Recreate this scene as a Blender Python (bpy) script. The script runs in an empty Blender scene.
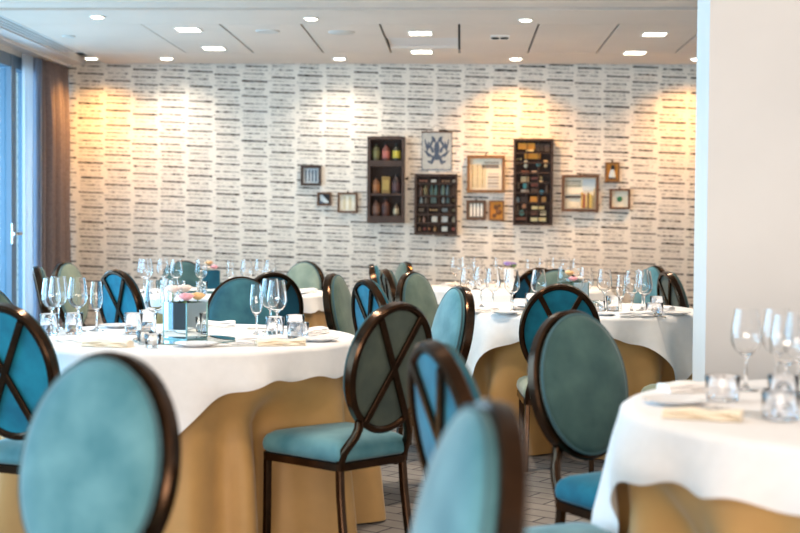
import bpy, bmesh, math, random
from mathutils import Vector, Matrix
C = bpy.context.scene.collection
PI = math.pi
R = math.radians

# ------------------------------------------------------------------ camera
F = 1300.0
cam_d = bpy.data.cameras.new('camera')
cam = bpy.data.objects.new('camera', cam_d); C.objects.link(cam)
cam_d.sensor_width = 36.0
cam_d.lens = F / 800 * 36.0
cam_d.clip_start = 0.05
YAW, PITCH, ROLL = math.atan(60 / F), math.atan(39 / F), R(0.4)
cam.matrix_world = (Matrix.Translation((0, 0, 1.23)) @ Matrix.Rotation(YAW, 4, 'Z')
                    @ Matrix.Rotation(PI / 2 - PITCH, 4, 'X') @ Matrix.Rotation(ROLL, 4, 'Z'))
cam_d.dof.use_dof = True
cam_d.dof.focus_distance = 6.3
cam_d.dof.aperture_fstop = 2.2
bpy.context.scene.camera = cam

# ------------------------------------------------------------------ light and exposure
sc = bpy.context.scene
sc.view_settings.view_transform = 'Standard'
sc.view_settings.look = 'None'
sc.view_settings.gamma = 1.0
sc.view_settings.use_curve_mapping = False
sc.view_settings.exposure = 0.08
world = bpy.data.worlds.new('daylight'); sc.world = world
world.use_nodes = True
bg = world.node_tree.nodes['Background']
bg.inputs['Color'].default_value = (0.94, 0.96, 1.0, 1)
bg.inputs['Strength'].default_value = 0.80

def area(name, loc, rot, sx, sy, energy, col):
    d = bpy.data.lights.new(name, 'AREA'); d.shape = 'RECTANGLE'; d.size = sx; d.size_y = sy
    d.energy = energy; d.color = col
    o = bpy.data.objects.new(name, d); C.objects.link(o); o.location = loc; o.rotation_euler = rot
    return o
area('window_daylight', (-4.6, 6.2, 1.4), (0, -PI / 2, 0), 2.4, 9.0, 600, (0.66, 0.81, 1.0))
area('rear_ceiling_fill', (-0.6, -2.4, 0.9), (R(124), 0, 0), 5.5, 1.6, 330, (1.0, 0.86, 0.73))  # added warm fill low behind the camera, tilted up to brighten the ceiling

def spot(name, loc, target, energy, col, size, blend=0.6, rad=0.04):
    d = bpy.data.lights.new(name, 'SPOT'); d.energy = energy; d.color = col
    d.spot_size = R(size); d.spot_blend = blend; d.shadow_soft_size = rad
    o = bpy.data.objects.new(name, d); C.objects.link(o); o.location = loc
    o.rotation_euler = (Vector(target) - Vector(loc)).to_track_quat('-Z', 'Y').to_euler()
    return o
WARM = (1.0, 0.50, 0.14)
SOFT = (1.0, 0.84, 0.66)
H = 2.64                     # ceiling height
YW = 11.3                    # face of the papered wall
WASH = [(-3.12, 10.88, 80, WARM), (-2.48, 10.88, 40, SOFT), (-1.02, 10.88, 36, SOFT), (0.45, 10.88, 84, WARM), (1.94, 10.88, 76, WARM)]
for x, y, e, c in WASH:
    spot('wall_washer_light', (x, y, H - 0.03), (x, YW - 0.10, 0.9), e, c, 130, 1.0)
for x, y, e in [(-2.46, 8.72, 90), (-1.02, 8.80, 90), (0.43, 8.86, 110), (-1.17, 5.5, 80), (0.7, 7.3, 110), (1.2, 3.5, 42),
                (-0.3, 3.6, 60), (-0.2, 6.2, 100),
                (-1.96, 9.29, 36), (-1.96, 10.26, 22), (-0.30, 9.46, 36), (-0.32, 10.45, 22), (1.39, 9.51, 40), (1.38, 10.50, 26)]:
    spot('ceiling_spot_light', (x, y, H - 0.03), (x, y, 0), e, SOFT, 130, 1.0, 0.06)

# ------------------------------------------------------------------ materials
def lin(c):
    return tuple(((v / 255) / 12.92 if v / 255 <= 0.04045 else ((v / 255 + 0.055) / 1.055) ** 2.4) for v in c) + (1,)

def base_mat(name):
    m = bpy.data.materials.new(name); m.use_nodes = True
    return m, m.node_tree.nodes, m.node_tree.links, m.node_tree.nodes['Principled BSDF']

def mat(name, col, rough=0.5, metal=0.0, spec=0.5, noise=0.0, nscale=20.0, bump=0.0, bscale=200.0, sheen=0.0, col2=None):
    m, N, L, b = base_mat(name)
    c = lin(col)
    b.inputs['Base Color'].default_value = c
    b.inputs['Roughness'].default_value = rough
    b.inputs['Metallic'].default_value = metal
    b.inputs['Specular IOR Level'].default_value = spec
    tc = N.new('ShaderNodeTexCoord')
    if noise or col2:
        n = N.new('ShaderNodeTexNoise'); n.inputs['Scale'].default_value = nscale; n.inputs['Detail'].default_value = 3
        r = N.new('ShaderNodeValToRGB')
        lo = lin(col2) if col2 else tuple(v * (1 - noise) for v in c[:3]) + (1,)
        hi = c if col2 else tuple(min(1, v * (1 + noise)) for v in c[:3]) + (1,)
        r.color_ramp.elements[0].position = 0.32; r.color_ramp.elements[1].position = 0.68
        r.color_ramp.elements[0].color = lo; r.color_ramp.elements[1].color = hi
        L.new(tc.outputs['Object'], n.inputs['Vector']); L.new(n.outputs['Fac'], r.inputs['Fac']); L.new(r.outputs['Color'], b.inputs['Base Color'])
    if bump:
        n2 = N.new('ShaderNodeTexNoise'); n2.inputs['Scale'].default_value = bscale
        bp = N.new('ShaderNodeBump'); bp.inputs['Strength'].default_value = bump; bp.inputs['Distance'].default_value = 0.002
        L.new(tc.outputs['Object'], n2.inputs['Vector']); L.new(n2.outputs['Fac'], bp.inputs['Height']); L.new(bp.outputs['Normal'], b.inputs['Normal'])
    if sheen:
        b.inputs['Sheen Weight'].default_value = sheen; b.inputs['Sheen Roughness'].default_value = 0.4
    return m

def emit(name, col, s):
    m, N, L, b = base_mat(name)
    b.inputs['Base Color'].default_value = lin(col)
    b.inputs['Emission Color'].default_value = lin(col); b.inputs['Emission Strength'].default_value = s
    return m

def glass_mat(name, tint=(1, 1, 1), ior=1.45, rough=0.0):
    m, N, L, b = base_mat(name)
    b.inputs['Base Color'].default_value = tint + (1,)
    b.inputs['Transmission Weight'].default_value = 1.0
    b.inputs['Roughness'].default_value = rough; b.inputs['IOR'].default_value = ior
    return m

def pane_mat(name, tint, refl=0.12):
    m = bpy.data.materials.new(name); m.use_nodes = True
    N, L = m.node_tree.nodes, m.node_tree.links; N.clear()
    o = N.new('ShaderNodeOutputMaterial'); mx = N.new('ShaderNodeMixShader'); t = N.new('ShaderNodeBsdfTransparent'); g = N.new('ShaderNodeBsdfGlossy')
    t.inputs['Color'].default_value = tint + (1,); g.inputs['Roughness'].default_value = 0.02
    mx.inputs['Fac'].default_value = refl
    L.new(t.outputs[0], mx.inputs[1]); L.new(g.outputs[0], mx.inputs[2]); L.new(mx.outputs[0], o.inputs['Surface'])
    return m

def velvet(name, col, col2):
    m = mat(name, col, 0.75, 0, 0.25, nscale=9.0, bump=0.15, bscale=420, sheen=0.28, col2=col2)
    return m

def sheer_mat(name, col, a):
    m = bpy.data.materials.new(name); m.use_nodes = True
    N, L = m.node_tree.nodes, m.node_tree.links; N.clear()
    o = N.new('ShaderNodeOutputMaterial'); mx = N.new('ShaderNodeMixShader'); t = N.new('ShaderNodeBsdfTransparent')
    ad = N.new('ShaderNodeMixShader'); d = N.new('ShaderNodeBsdfDiffuse'); tr = N.new('ShaderNodeBsdfTranslucent')
    d.inputs['Color'].default_value = lin(col); tr.inputs['Color'].default_value = lin(col)
    ad.inputs['Fac'].default_value = 0.6; mx.inputs['Fac'].default_value = a
    L.new(d.outputs[0], ad.inputs[1]); L.new(tr.outputs[0], ad.inputs[2])
    L.new(t.outputs[0], mx.inputs[1]); L.new(ad.outputs[0], mx.inputs[2]); L.new(mx.outputs[0], o.inputs['Surface'])
    return m

def wallpaper():
    m, N, L, b = base_mat('dashed_wallpaper')
    b.inputs['Roughness'].default_value = 0.8; b.inputs['Specular IOR Level'].default_value = 0.2
    def val(x):
        return x
    def mth(op, a, bb=None, cc=None, clamp=False):
        n = N.new('ShaderNodeMath'); n.operation = op; n.use_clamp = clamp
        for i, v in enumerate((a, bb, cc)):
            if v is None: continue
            if hasattr(v, 'default_value') or hasattr(v, 'links'): L.new(v, n.inputs[i])
            else: n.inputs[i].default_value = v
        return n.outputs[0]
    tc = N.new('ShaderNodeTexCoord'); sp = N.new('ShaderNodeSeparateXYZ'); L.new(tc.outputs['Object'], sp.inputs[0])
    X, Z = sp.outputs['X'], sp.outputs['Z']
    cw, rh = 0.241, 0.0325
    cx = mth('DIVIDE', X, cw); ci = mth('FLOOR', cx); fx = mth('FRACT', cx)
    w1 = N.new('ShaderNodeTexWhiteNoise'); w1.noise_dimensions = '1D'; L.new(ci, w1.inputs['W'])
    # a little slant inside each column, each column shifted against the next
    zz = mth('ADD', mth('DIVIDE', Z, rh), mth('MULTIPLY', w1.outputs['Value'], 4.0))
    zz = mth('ADD', zz, mth('MULTIPLY', fx, 0.25))
    ri = mth('FLOOR', zz); fz = mth('FRACT', zz)
    cb = N.new('ShaderNodeCombineXYZ'); L.new(ci, cb.inputs['X']); L.new(ri, cb.inputs['Y'])
    w2 = N.new('ShaderNodeTexWhiteNoise'); w2.noise_dimensions = '2D'; L.new(cb.outputs[0], w2.inputs['Vector'])
    sc3 = N.new('ShaderNodeSeparateXYZ'); L.new(w2.outputs['Color'], sc3.inputs[0])
    r1, r2, r3 = sc3.outputs
    k = mth('MODULO', mth('ADD', ri, 400.0), 4.0)
    heavy = mth('LESS_THAN', k, 0.5); mid = mth('COMPARE', k, 2.0, 0.4)
    half = mth('ADD', mth('ADD', mth('MULTIPLY', heavy, 0.12), mth('MULTIPLY', mid, 0.08)), mth('ADD', 0.05, mth('MULTIPLY', r1, 0.06)))
    # ragged edge
    nz = N.new('ShaderNodeTexNoise'); nz.inputs['Scale'].default_value = 1.0; nz.inputs['Detail'].default_value = 2
    mp = N.new('ShaderNodeMapping'); mp.inputs['Scale'].default_value = (46, 1, 70); L.new(tc.outputs['Object'], mp.inputs['Vector']); L.new(mp.outputs[0], nz.inputs['Vector'])
    dz = mth('ABSOLUTE', mth('SUBTRACT', fz, 0.5))
    dz = mth('ADD', dz, mth('MULTIPLY', mth('SUBTRACT', nz.outputs['Fac'], 0.5), 0.34))
    inz = mth('SUBTRACT', 1.0, mth('DIVIDE', mth('SUBTRACT', dz, half), 0.10), clamp=True)
    l0 = mth('ADD', mth('MULTIPLY', r2, 0.16), 0.03)
    l1 = mth('SUBTRACT', 1.0, mth('MULTIPLY', r3, mth('SUBTRACT', 0.16, mth('MULTIPLY', heavy, 0.15))))
    inx = mth('MULTIPLY', mth('GREATER_THAN', fx, l0), mth('LESS_THAN', fx, l1))
    dark = mth('ADD', mth('ADD', 0.38, mth('MULTIPLY', heavy, 0.40)), mth('ADD', mth('MULTIPLY', mid, 0.26), mth('MULTIPLY', r1, 0.14)))
    brk = N.new('ShaderNodeTexNoise'); brk.inputs['Scale'].default_value = 1.0; brk.inputs['Detail'].default_value = 1
    mb = N.new('ShaderNodeMapping'); mb.inputs['Scale'].default_value = (26, 1, 34); L.new(tc.outputs['Object'], mb.inputs['Vector']); L.new(mb.outputs[0], brk.inputs['Vector'])
    bk = mth('MULTIPLY', mth('SUBTRACT', brk.outputs['Fac'], 0.27), 2.6, clamp=True)
    f = mth('MULTIPLY', mth('MULTIPLY', mth('MULTIPLY', inz, inx), mth('MAXIMUM', bk, mth('MULTIPLY', heavy, 0.7))), mth('ADD', dark, 0.22), clamp=True)
    # faint second line between the dashes
    z2 = mth('ABSOLUTE', mth('SUBTRACT', mth('FRACT', mth('ADD', zz, 0.5)), 0.5))
    f2 = mth('MULTIPLY', mth('MULTIPLY', mth('SUBTRACT', 1.0, mth('DIVIDE', z2, 0.13), clamp=True), mth('MULTIPLY', mth('GREATER_THAN', fx, 0.12), mth('LESS_THAN', fx, 0.86))), mth('MULTIPLY', r3, 0.45))
    f = mth('MAXIMUM', f, f2)
    # fine woven ground
    mg = N.new('ShaderNodeMapping'); mg.inputs['Scale'].default_value = (14, 1, 330); L.new(tc.outputs['Object'], mg.inputs['Vector'])
    ng = N.new('ShaderNodeTexNoise'); ng.inputs['Scale'].default_value = 1.0; L.new(mg.outputs[0], ng.inputs['Vector'])
    gr = N.new('ShaderNodeMix'); gr.data_type = 'RGBA'
    gr.inputs['A'].default_value = lin((212, 203, 192)); gr.inputs['B'].default_value = lin((240, 232, 220)); L.new(ng.outputs['Fac'], gr.inputs['Factor'])
    mx = N.new('ShaderNodeMix'); mx.data_type = 'RGBA'
    L.new(f, mx.inputs['Factor']); L.new(gr.outputs['Result'], mx.inputs['A']); mx.inputs['B'].default_value = lin((44, 33, 26))
    L.new(mx.outputs['Result'], b.inputs['Base Color'])
    return m

def carpet():
    m, N, L, b = base_mat('diamond_carpet')
    b.inputs['Roughness'].default_value = 0.95; b.inputs['Specular IOR Level'].default_value = 0.1
    tc = N.new('ShaderNodeTexCoord')
    mp = N.new('ShaderNodeMapping'); mp.inputs['Rotation'].default_value = (0, 0, R(33)); mp.inputs['Scale'].default_value = (1, 1, 1)
    L.new(tc.outputs['Object'], mp.inputs['Vector'])
    br = N.new('ShaderNodeTexBrick'); br.offset = 0.5; br.inputs['Scale'].default_value = 1.0
    br.inputs['Brick Width'].default_value = 0.27; br.inputs['Row Height'].default_value = 0.11; br.inputs['Mortar Size'].default_value = 0.006; br.inputs['Mortar Smooth'].default_value = 0.4
    br.inputs['Color1'].default_value = lin((150, 143, 138)); br.inputs['Color2'].default_value = lin((160, 152, 145)); br.inputs['Mortar'].default_value = lin((84, 80, 84))
    L.new(mp.outputs[0], br.inputs['Vector'])
    n = N.new('ShaderNodeTexNoise'); n.inputs['Scale'].default_value = 7; n.inputs['Detail'].default_value = 4; L.new(tc.outputs['Object'], n.inputs['Vector'])
    mx = N.new('ShaderNodeMix'); mx.data_type = 'RGBA'; mx.blend_type = 'MULTIPLY'; mx.inputs['Factor'].default_value = 0.5
    L.new(br.outputs['Color'], mx.inputs['A']); L.new(n.outputs['Fac'], mx.inputs['B']); L.new(mx.outputs['Result'], b.inputs['Base Color'])
    return m

M = dict(
    wallpaper=wallpaper(), carpet=carpet(),
    ceiling=mat('ceiling_paint', (218, 205, 193), 0.9, 0, 0.2, noise=0.03, nscale=2),
    void=mat('ceiling_gap_shade', (26, 24, 22), 0.9), white=mat('white_paint', (232, 226, 220), 0.8, 0, 0.2, noise=0.02, nscale=3),
    steel_grey=mat('grey_aluminium', (92, 112, 130), 0.45, 0.3), door_glass=pane_mat('tinted_pane', (0.74, 0.91, 0.97), 0.10),
    taupe=mat('taupe_curtain', (126, 112, 110), 0.9, 0, 0.1, noise=0.12, nscale=60), blue_lining=sheer_mat('blue_grey_lining', (176, 188, 206), 0.9),
    sheer=sheer_mat('sheer_voile', (235, 242, 248), 0.55), pelmet=mat('pelmet_paint', (214, 210, 208), 0.8),
    bronze=mat('dark_bronze', (64, 45, 31), 0.20, 0.9, 0.5, noise=0.25, nscale=14, bump=0.06, bscale=60),
    teal=velvet('teal_velvet', (100, 148, 157), (68, 120, 131)), blue=velvet('peacock_blue_velvet', (20, 124, 146), (8, 92, 116)),
    sage=velvet('teal_velvet_sage_light', (104, 120, 108), (78, 96, 88)), pale_sage=velvet('teal_velvet_pale_sage_light', (150, 158, 138), (122, 134, 118)),  # green tones: the same teal velvet, warm light put into its colour
    mid=velvet('mid_teal_velvet', (66, 116, 124), (40, 86, 100)),
    navy=velvet('dark_petrol_velvet', (30, 88, 108), (18, 66, 84)), olive=velvet('teal_velvet_olive_light', (82, 90, 78), (62, 72, 66)),
    deep=velvet('teal_velvet_deep_green_light', (74, 102, 98), (52, 80, 80)),  # deep green and olive: light on teal velvet put into the colour
    welt=mat('piping', (60, 92, 98), 0.8),
    linen=mat('white_linen', (238, 234, 232), 0.85, 0, 0.2, noise=0.02, nscale=30, bump=0.12, bscale=500, sheen=0.1),
    skirt=mat('tan_satin', (188, 146, 90), 0.5, 0, 0.35, noise=0.06, nscale=8, bump=0.1, bscale=300, sheen=0.2),
    wood=mat('table_wood', (120, 86, 58), 0.6), napkin=mat('napkin_linen', (244, 240, 238), 0.9, bump=0.2, bscale=300), tan_napkin=mat('cream_napkin', (240, 226, 204), 0.9, bump=0.2, bscale=300),
    china=mat('white_china', (238, 238, 240), 0.15, 0, 0.5), silver=mat('cutlery_steel', (200, 196, 190), 0.18, 1.0),
    glass=glass_mat('crystal'), tumbler=glass_mat('tumbler_glass', (0.97, 0.98, 1.0)), mirror=mat('mirror_glass', (225, 236, 236), 0.02, 1.0), edge=mat('mirror_edge', (120, 160, 160), 0.2, 0.4),
    wax=mat('candle_wax', (240, 232, 220), 0.6),
    pink=mat('pink_petal', (238, 170, 178), 0.7, noise=0.1), peach=mat('peach_petal', (240, 196, 140), 0.7, noise=0.1), cream=mat('cream_petal', (244, 230, 222), 0.7, noise=0.05),
    purple=mat('lilac_petal', (168, 140, 206), 0.7, noise=0.12), leaf=mat('leaf_green', (110, 136, 80), 0.6, noise=0.2), white_box=mat('white_ceramic', (240, 240, 240), 0.4),
    case_wood=mat('dark_case_wood', (54, 34, 24), 0.55, noise=0.3, nscale=25), case_back=mat('dark_case_lining', (52, 36, 28), 0.8, noise=0.2), mid_wood=mat('walnut_frame', (94, 62, 38), 0.5, noise=0.25, nscale=30),
    gold_wood=mat('honey_frame', (122, 84, 44), 0.45, noise=0.2, nscale=30),
    paper=mat('aged_paper', (226, 218, 198), 0.85, noise=0.04), grey_paper=mat('grey_paper', (196, 204, 206), 0.85), ink=mat('blue_grey_ink', (70, 84, 104), 0.8), black=mat('black_ink', (28, 26, 28), 0.7),
    amber=mat('amber_ground', (196, 130, 40), 0.6, noise=0.2, nscale=40), lamp=emit('lamp_glow', (255, 246, 228), 14.0), trim=mat('lamp_trim', (236, 232, 226), 0.4),
    slot=mat('slot_shadow', (172, 172, 170), 0.7), grille=mat('vent_grille', (206, 206, 204), 0.5), chrome=mat('brushed_metal', (190, 196, 200), 0.25, 0.9), disc=mat('speaker_disc', (200, 196, 190), 0.8),
    outdoor=mat('terrace_stone', (150, 160, 168), 0.9),
)
def swatch(r, g, b):
    k = 'paint_%02d%02d%02d' % (r // 10, g // 10, b // 10)
    if k not in M: M[k] = mat('pigment', (r, g, b), 0.55, noise=0.08, nscale=40)
    return M[k]

# ------------------------------------------------------------------ mesh helpers
def box(bm, x0, x1, y0, y1, z0, z1, bev=0.0, mtx=None):
    v = [bm.verts.new(p) for p in ((x0, y0, z0), (x1, y0, z0), (x1, y1, z0), (x0, y1, z0), (x0, y0, z1), (x1, y0, z1), (x1, y1, z1), (x0, y1, z1))]
    fs = [bm.faces.new([v[i] for i in q]) for q in ((3, 2, 1, 0), (4, 5, 6, 7), (0, 1, 5, 4), (1, 2, 6, 5), (2, 3, 7, 6), (3, 0, 4, 7))]
    if bev:
        es = list({e for f in fs for e in f.edges})
        r = bmesh.ops.bevel(bm, geom=es, offset=bev, segments=2, affect='EDGES', profile=0.6)
        v = list({w for f in r['faces'] for w in f.verts})
        fv = set(v)
        for f in fs:
            if f.is_valid: fv.update(f.verts)
        v = list(fv)
    if mtx is not None:
        bmesh.ops.transform(bm, matrix=mtx, verts=v)
    return bm

def loops(bm, rings, cap0=True, cap1=True, close=True):
    vs = [[bm.verts.new(p) for p in r] for r in rings]
    n = len(vs[0])
    for a, b in zip(vs, vs[1:]):
        for i in range(n if close else n - 1):
            j = (i + 1) % n
            bm.faces.new((a[i], a[j], b[j], b[i]))
    if cap0: bm.faces.new(list(reversed(vs[0])))
    if cap1: bm.faces.new(vs[-1])
    return bm

def lathe(bm, prof, n=24, c=(0, 0, 0)):
    """prof: (r, z) list; points with r=0 become poles."""
    prev = None
    for r, z in prof:
        if r < 1e-6:
            cur = [bm.verts.new((c[0], c[1], c[2] + z))]
        else:
            cur = [bm.verts.new((c[0] + r * math.cos(2 * PI * i / n), c[1] + r * math.sin(2 * PI * i / n), c[2] + z)) for i in range(n)]
        if prev is not None:
            for i in range(n):
                j = (i + 1) % n
                if len(prev) == 1 and len(cur) == 1: continue
                if len(prev) == 1: bm.faces.new((prev[0], cur[j], cur[i]))
                elif len(cur) == 1: bm.faces.new((prev[i], prev[j], cur[0]))
                else: bm.faces.new((prev[i], prev[j], cur[j], cur[i]))
        prev = cur
    return bm

def octo(w, h, b=0.28):
    x, y = w / 2, h / 2; c = min(x, y) * b
    return [(x - c, -y), (x, -y + c), (x, y - c), (x - c, y), (-x + c, y), (-x, y - c), (-x, -y + c), (-x + c, -y)]

def sweep(bm, path, sec, side=None, closed=False, caps=True):
    """Sweep a section along path; side: vector (or list) giving the section's x axis."""
    P = [Vector(p) for p in path]; n = len(P); rings = []
    for i in range(n):
        if closed: t = P[(i + 1) % n] - P[i - 1]
        else: t = P[min(i + 1, n - 1)] - P[max(i - 1, 0)]
        t.normalize()
        s = Vector(side[i] if isinstance(side, list) else (side or (1, 0, 0)))
        s = (s - t * s.dot(t)).normalized(); u = t.cross(s).normalized()
        rings.append([P[i] + s * a + u * b for a, b in sec])
    if closed: rings.append(rings[0])
    if closed:
        vs = [[bm.verts.new(p) for p in r] for r in rings[:-1]]
        m = len(sec)
        for i in range(n):
            a, b = vs[i], vs[(i + 1) % n]
            for k in range(m):
                bm.faces.new((a[k], a[(k + 1) % m], b[(k + 1) % m], b[k]))
    else:
        loops(bm, rings, caps, caps)
    return bm

def obj(name, bm, material, parent=None, smooth=None, fix=True):
    if fix: bmesh.ops.recalc_face_normals(bm, faces=bm.faces)
    me = bpy.data.meshes.new(name); bm.to_mesh(me); bm.free()
    me.materials.append(material)
    if smooth:
        me.polygons.foreach_set('use_smooth', [True] * len(me.polygons))
        if smooth < 180: me.set_sharp_from_angle(angle=R(smooth))
    o = bpy.data.objects.new(name, me); C.objects.link(o)
    if parent: o.parent = parent
    return o

def tag(o, label, cat, group=None):
    o['label'] = label; o['category'] = cat
    if group: o['group'] = group
    return o

def thing(name, label, cat, loc=(0, 0, 0), rz=0.0, group=None):
    o = bpy.data.objects.new(name, None); C.objects.link(o)
    o.empty_display_size = 0.1
    o.location = loc; o.rotation_euler = (0, 0, rz)
    return tag(o, label, cat, group)

def struct(name, bm, m, smooth=None):
    o = obj(name, bm, m, None, smooth); o['kind'] = 'structure'; return o

def copy_thing(src, loc, rz, label, group=None):
    r = src.copy(); C.objects.link(r); r.location = loc; r.rotation_euler = (0, 0, rz)
    r['label'] = label
    if group: r['group'] = group
    for ch in src.children:
        c = ch.copy(); C.objects.link(c); c.parent = r
        for g in ch.children:
            d = g.copy(); C.objects.link(d); d.parent = c
    return r

def B(*a, **k):
    return box(bmesh.new(), *a, **k)

ORD = ['first', 'second', 'third', 'fourth', 'fifth', 'sixth', 'seventh', 'eighth', 'ninth', 'tenth', 'eleventh', 'twelfth']

# ------------------------------------------------------------------ the room
XL = -3.55
struct('floor', B(XL, 3.4, -2.0, YW, -0.05, 0.0), M['carpet'])
struct('wall_back', B(-3.9, 3.4, YW, YW + 0.12, 0.0, 2.85), M['wallpaper'])
struct('wall_right', B(3.2, 3.32, 5.55, YW, 0.0, 2.85), M['white'])
struct('wall_stub', B(0.985, 3.4, 5.25, 5.53, 0.0, H), M['white'])
struct('baseboard_back', B(-3.4, 3.2, YW - 0.015, YW, 0.0, 0.10), M['pelmet'])
# ceiling: near-black board above, gap shade put into its colour; boards with open gaps below it
struct('ceiling', B(-3.9, 3.4, -1.0, YW, H + 0.08, H + 0.12), M['void'])
cb = [(-3.10, 3.4, -1.0, 8.14), (-3.10, 3.4, 8.165, 8.37), (-3.10, 3.4, 8.47, 9.05), (-3.10, 3.4, 10.56, 11.24)]
xs = [-2.90, -2.25, -1.69, -1.12, -0.57, -0.02, 0.53, 1.08, 1.70, 3.4]
for a in cb:
    struct('ceiling_board', B(a[0], a[1], a[2], a[3], H, H + 0.03), M['ceiling'])
struct('ceiling_board', B(-3.10, -2.25, 9.056, 10.554, H, H + 0.03), M['ceiling'])
for a, b in zip(xs[1:], xs[2:]):
    if abs(a + 0.57) < 0.01:
        struct('ceiling_board', B(a + 0.008, b - 0.008, 9.056, 9.70, H, H + 0.03), M['ceiling'])
        struct('ceiling_board', B(a + 0.008, b - 0.008, 10.26, 10.554, H, H + 0.03), M['ceiling'])
        struct('ceiling_recess', B(a + 0.008, b - 0.008, 9.705, 10.255, H + 0.018, H + 0.05), M['pelmet'])
    else:
        struct('ceiling_board', B(a + 0.008, b - 0.008, 9.056, 10.554, H, H + 0.03), M['ceiling'])
# slot diffuser along the window side
v = thing('slot_diffuser', 'long grey slot air diffuser running along the window side of the ceiling', 'air vent', (-3.19, 6.5, H))
obj('vent_frame', B(-0.085, 0.085, -6.5, 4.05, 0.0, 0.03), M['grille'], v)
for k in range(3):
    obj('slot', B(-0.06 + k * 0.045, -0.035 + k * 0.045, -6.4, 3.95, -0.004, 0.004), M['slot'], v)
struct('ceiling_edge', B(-3.42, -3.277, -1.0, 11.24, H - 0.01, H + 0.05), M['pelmet'])
struct('ceiling_curtain_recess', B(-3.75, -3.422, -1.0, YW, H - 0.03, H + 0.05), M['pelmet'])

# window wall: posts, rails, panes and a glazed door with a lever handle
struct('wall_left', B(XL - 0.12, XL + 0.02, -2.0, YW, 2.56, 2.85), M['white'])
ys = [-2.0, -0.4, 1.2, 2.8, 4.4, 6.0, 7.4, 8.8, 10.06, 10.50, YW]
for k, (a, b) in enumerate(zip(ys, ys[1:])):
    bm = bmesh.new(); w = 0.055
    box(bm, XL - 0.05, XL + 0.05, a, a + w, 0.0, 2.56); box(bm, XL - 0.05, XL + 0.05, b - w, b, 0.0, 2.56)
    box(bm, XL - 0.045, XL + 0.045, a + w, b - w, 0.0, 0.12); box(bm, XL - 0.045, XL + 0.045, a + w, b - w, 2.46, 2.56)
    f = struct('window_%d' % (k + 1), bm, M['steel_grey'])
    g = obj('pane', B(XL - 0.008, XL + 0.008, a + w, b - w, 0.12, 2.46), M['door_glass'], f)
    if k == 7:
        bm = bmesh.new(); box(bm, XL + 0.05, XL + 0.06, 9.995, 10.035, 1.08, 1.24); box(bm, XL + 0.06, XL + 0.10, 10.005, 10.025, 1.15, 1.17); box(bm, XL + 0.085, XL + 0.10, 9.93, 10.12, 1.15, 1.172)
        obj('door_handle', bm, M['chrome'], f)
struct('terrace', B(-9.0, XL - 0.12, -2.0, 14.0, -0.12, -0.03), M['outdoor'])

def curtain(name, label, x, y0, y1, amp, n, m, z0=0.015, z1=2.58, thick=0.006, seed=1):
    rnd = random.Random(seed); bm = bmesh.new(); N = n * 14
    ph = [rnd.uniform(-0.5, 0.5) for _ in range(n + 2)]
    def pt(i, z):
        t = i / N; k = t * n; j = int(k)
        p = k + 0.25 * (ph[j] * (1 - (k - j)) + ph[j + 1] * (k - j))
        s = 1 - 0.25 * math.sin(PI * (z - z0) / (z1 - z0)) * (0.5 + ph[j])
        return (x + amp * s * math.sin(2 * PI * p), y0 + (y1 - y0) * t + 0.012 * math.sin(4 * PI * p), z)
    zz = [z0 + (z1 - z0) * k / 12 for k in range(13)]
    loops(bm, [[pt(i, z) for i in range(N + 1)] for z in zz], False, False, close=False)
    o = obj(name, bm, m, None, 180, False)
    md = o.modifiers.new('cloth', 'SOLIDIFY'); md.thickness = thick
    return tag(o, label, 'curtain')
curtain('sheer_curtain', 'white sheer curtain hanging against the glazed door frame', -3.46, 10.17, 10.37, 0.02, 4, M['sheer'], thick=0.002, seed=3)
curtain('lining_curtain', 'blue grey inner curtain between the white sheer and the taupe curtain', -3.45, 10.39, 10.545, 0.03, 2, M['blue_lining'], thick=0.003, seed=5)
def back_curtain():
    # the taupe curtain is bunched in the corner of the two walls
    bm = bmesh.new(); n = 6; N = n * 14; rnd = random.Random(8); am = [rnd.uniform(0.6, 1.15) for _ in range(n + 1)]
    A, Bv = Vector((-3.47, 10.585, 0)), Vector((-3.43, 11.26, 0)); d = (Bv - A).normalized(); nn = Vector((d.y, -d.x, 0))
    def pt(i, z):
        t = i / N; j = min(int(t * n), n)
        pinch = 0.55 + 0.45 * min(1, (2.58 - z) / 0.5)
        p = A + (Bv - A) * t + nn * (0.06 * am[j] * pinch * math.sin(2 * PI * t * n + 0.3 * math.sin(z * 2)))
        return (p.x, p.y, z)
    zz = [0.015 + 2.585 * k / 14 for k in range(15)]
    loops(bm, [[pt(i, z) for i in range(N + 1)] for z in zz], False, False, close=False)
    o = obj('taupe_curtain', bm, M['taupe'], None, 180, False)
    md = o.modifiers.new('cloth', 'SOLIDIFY'); md.thickness = 0.008
    tag(o, 'heavy taupe curtain bunched in the corner beside the papered wall', 'curtain')
back_curtain()

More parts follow.
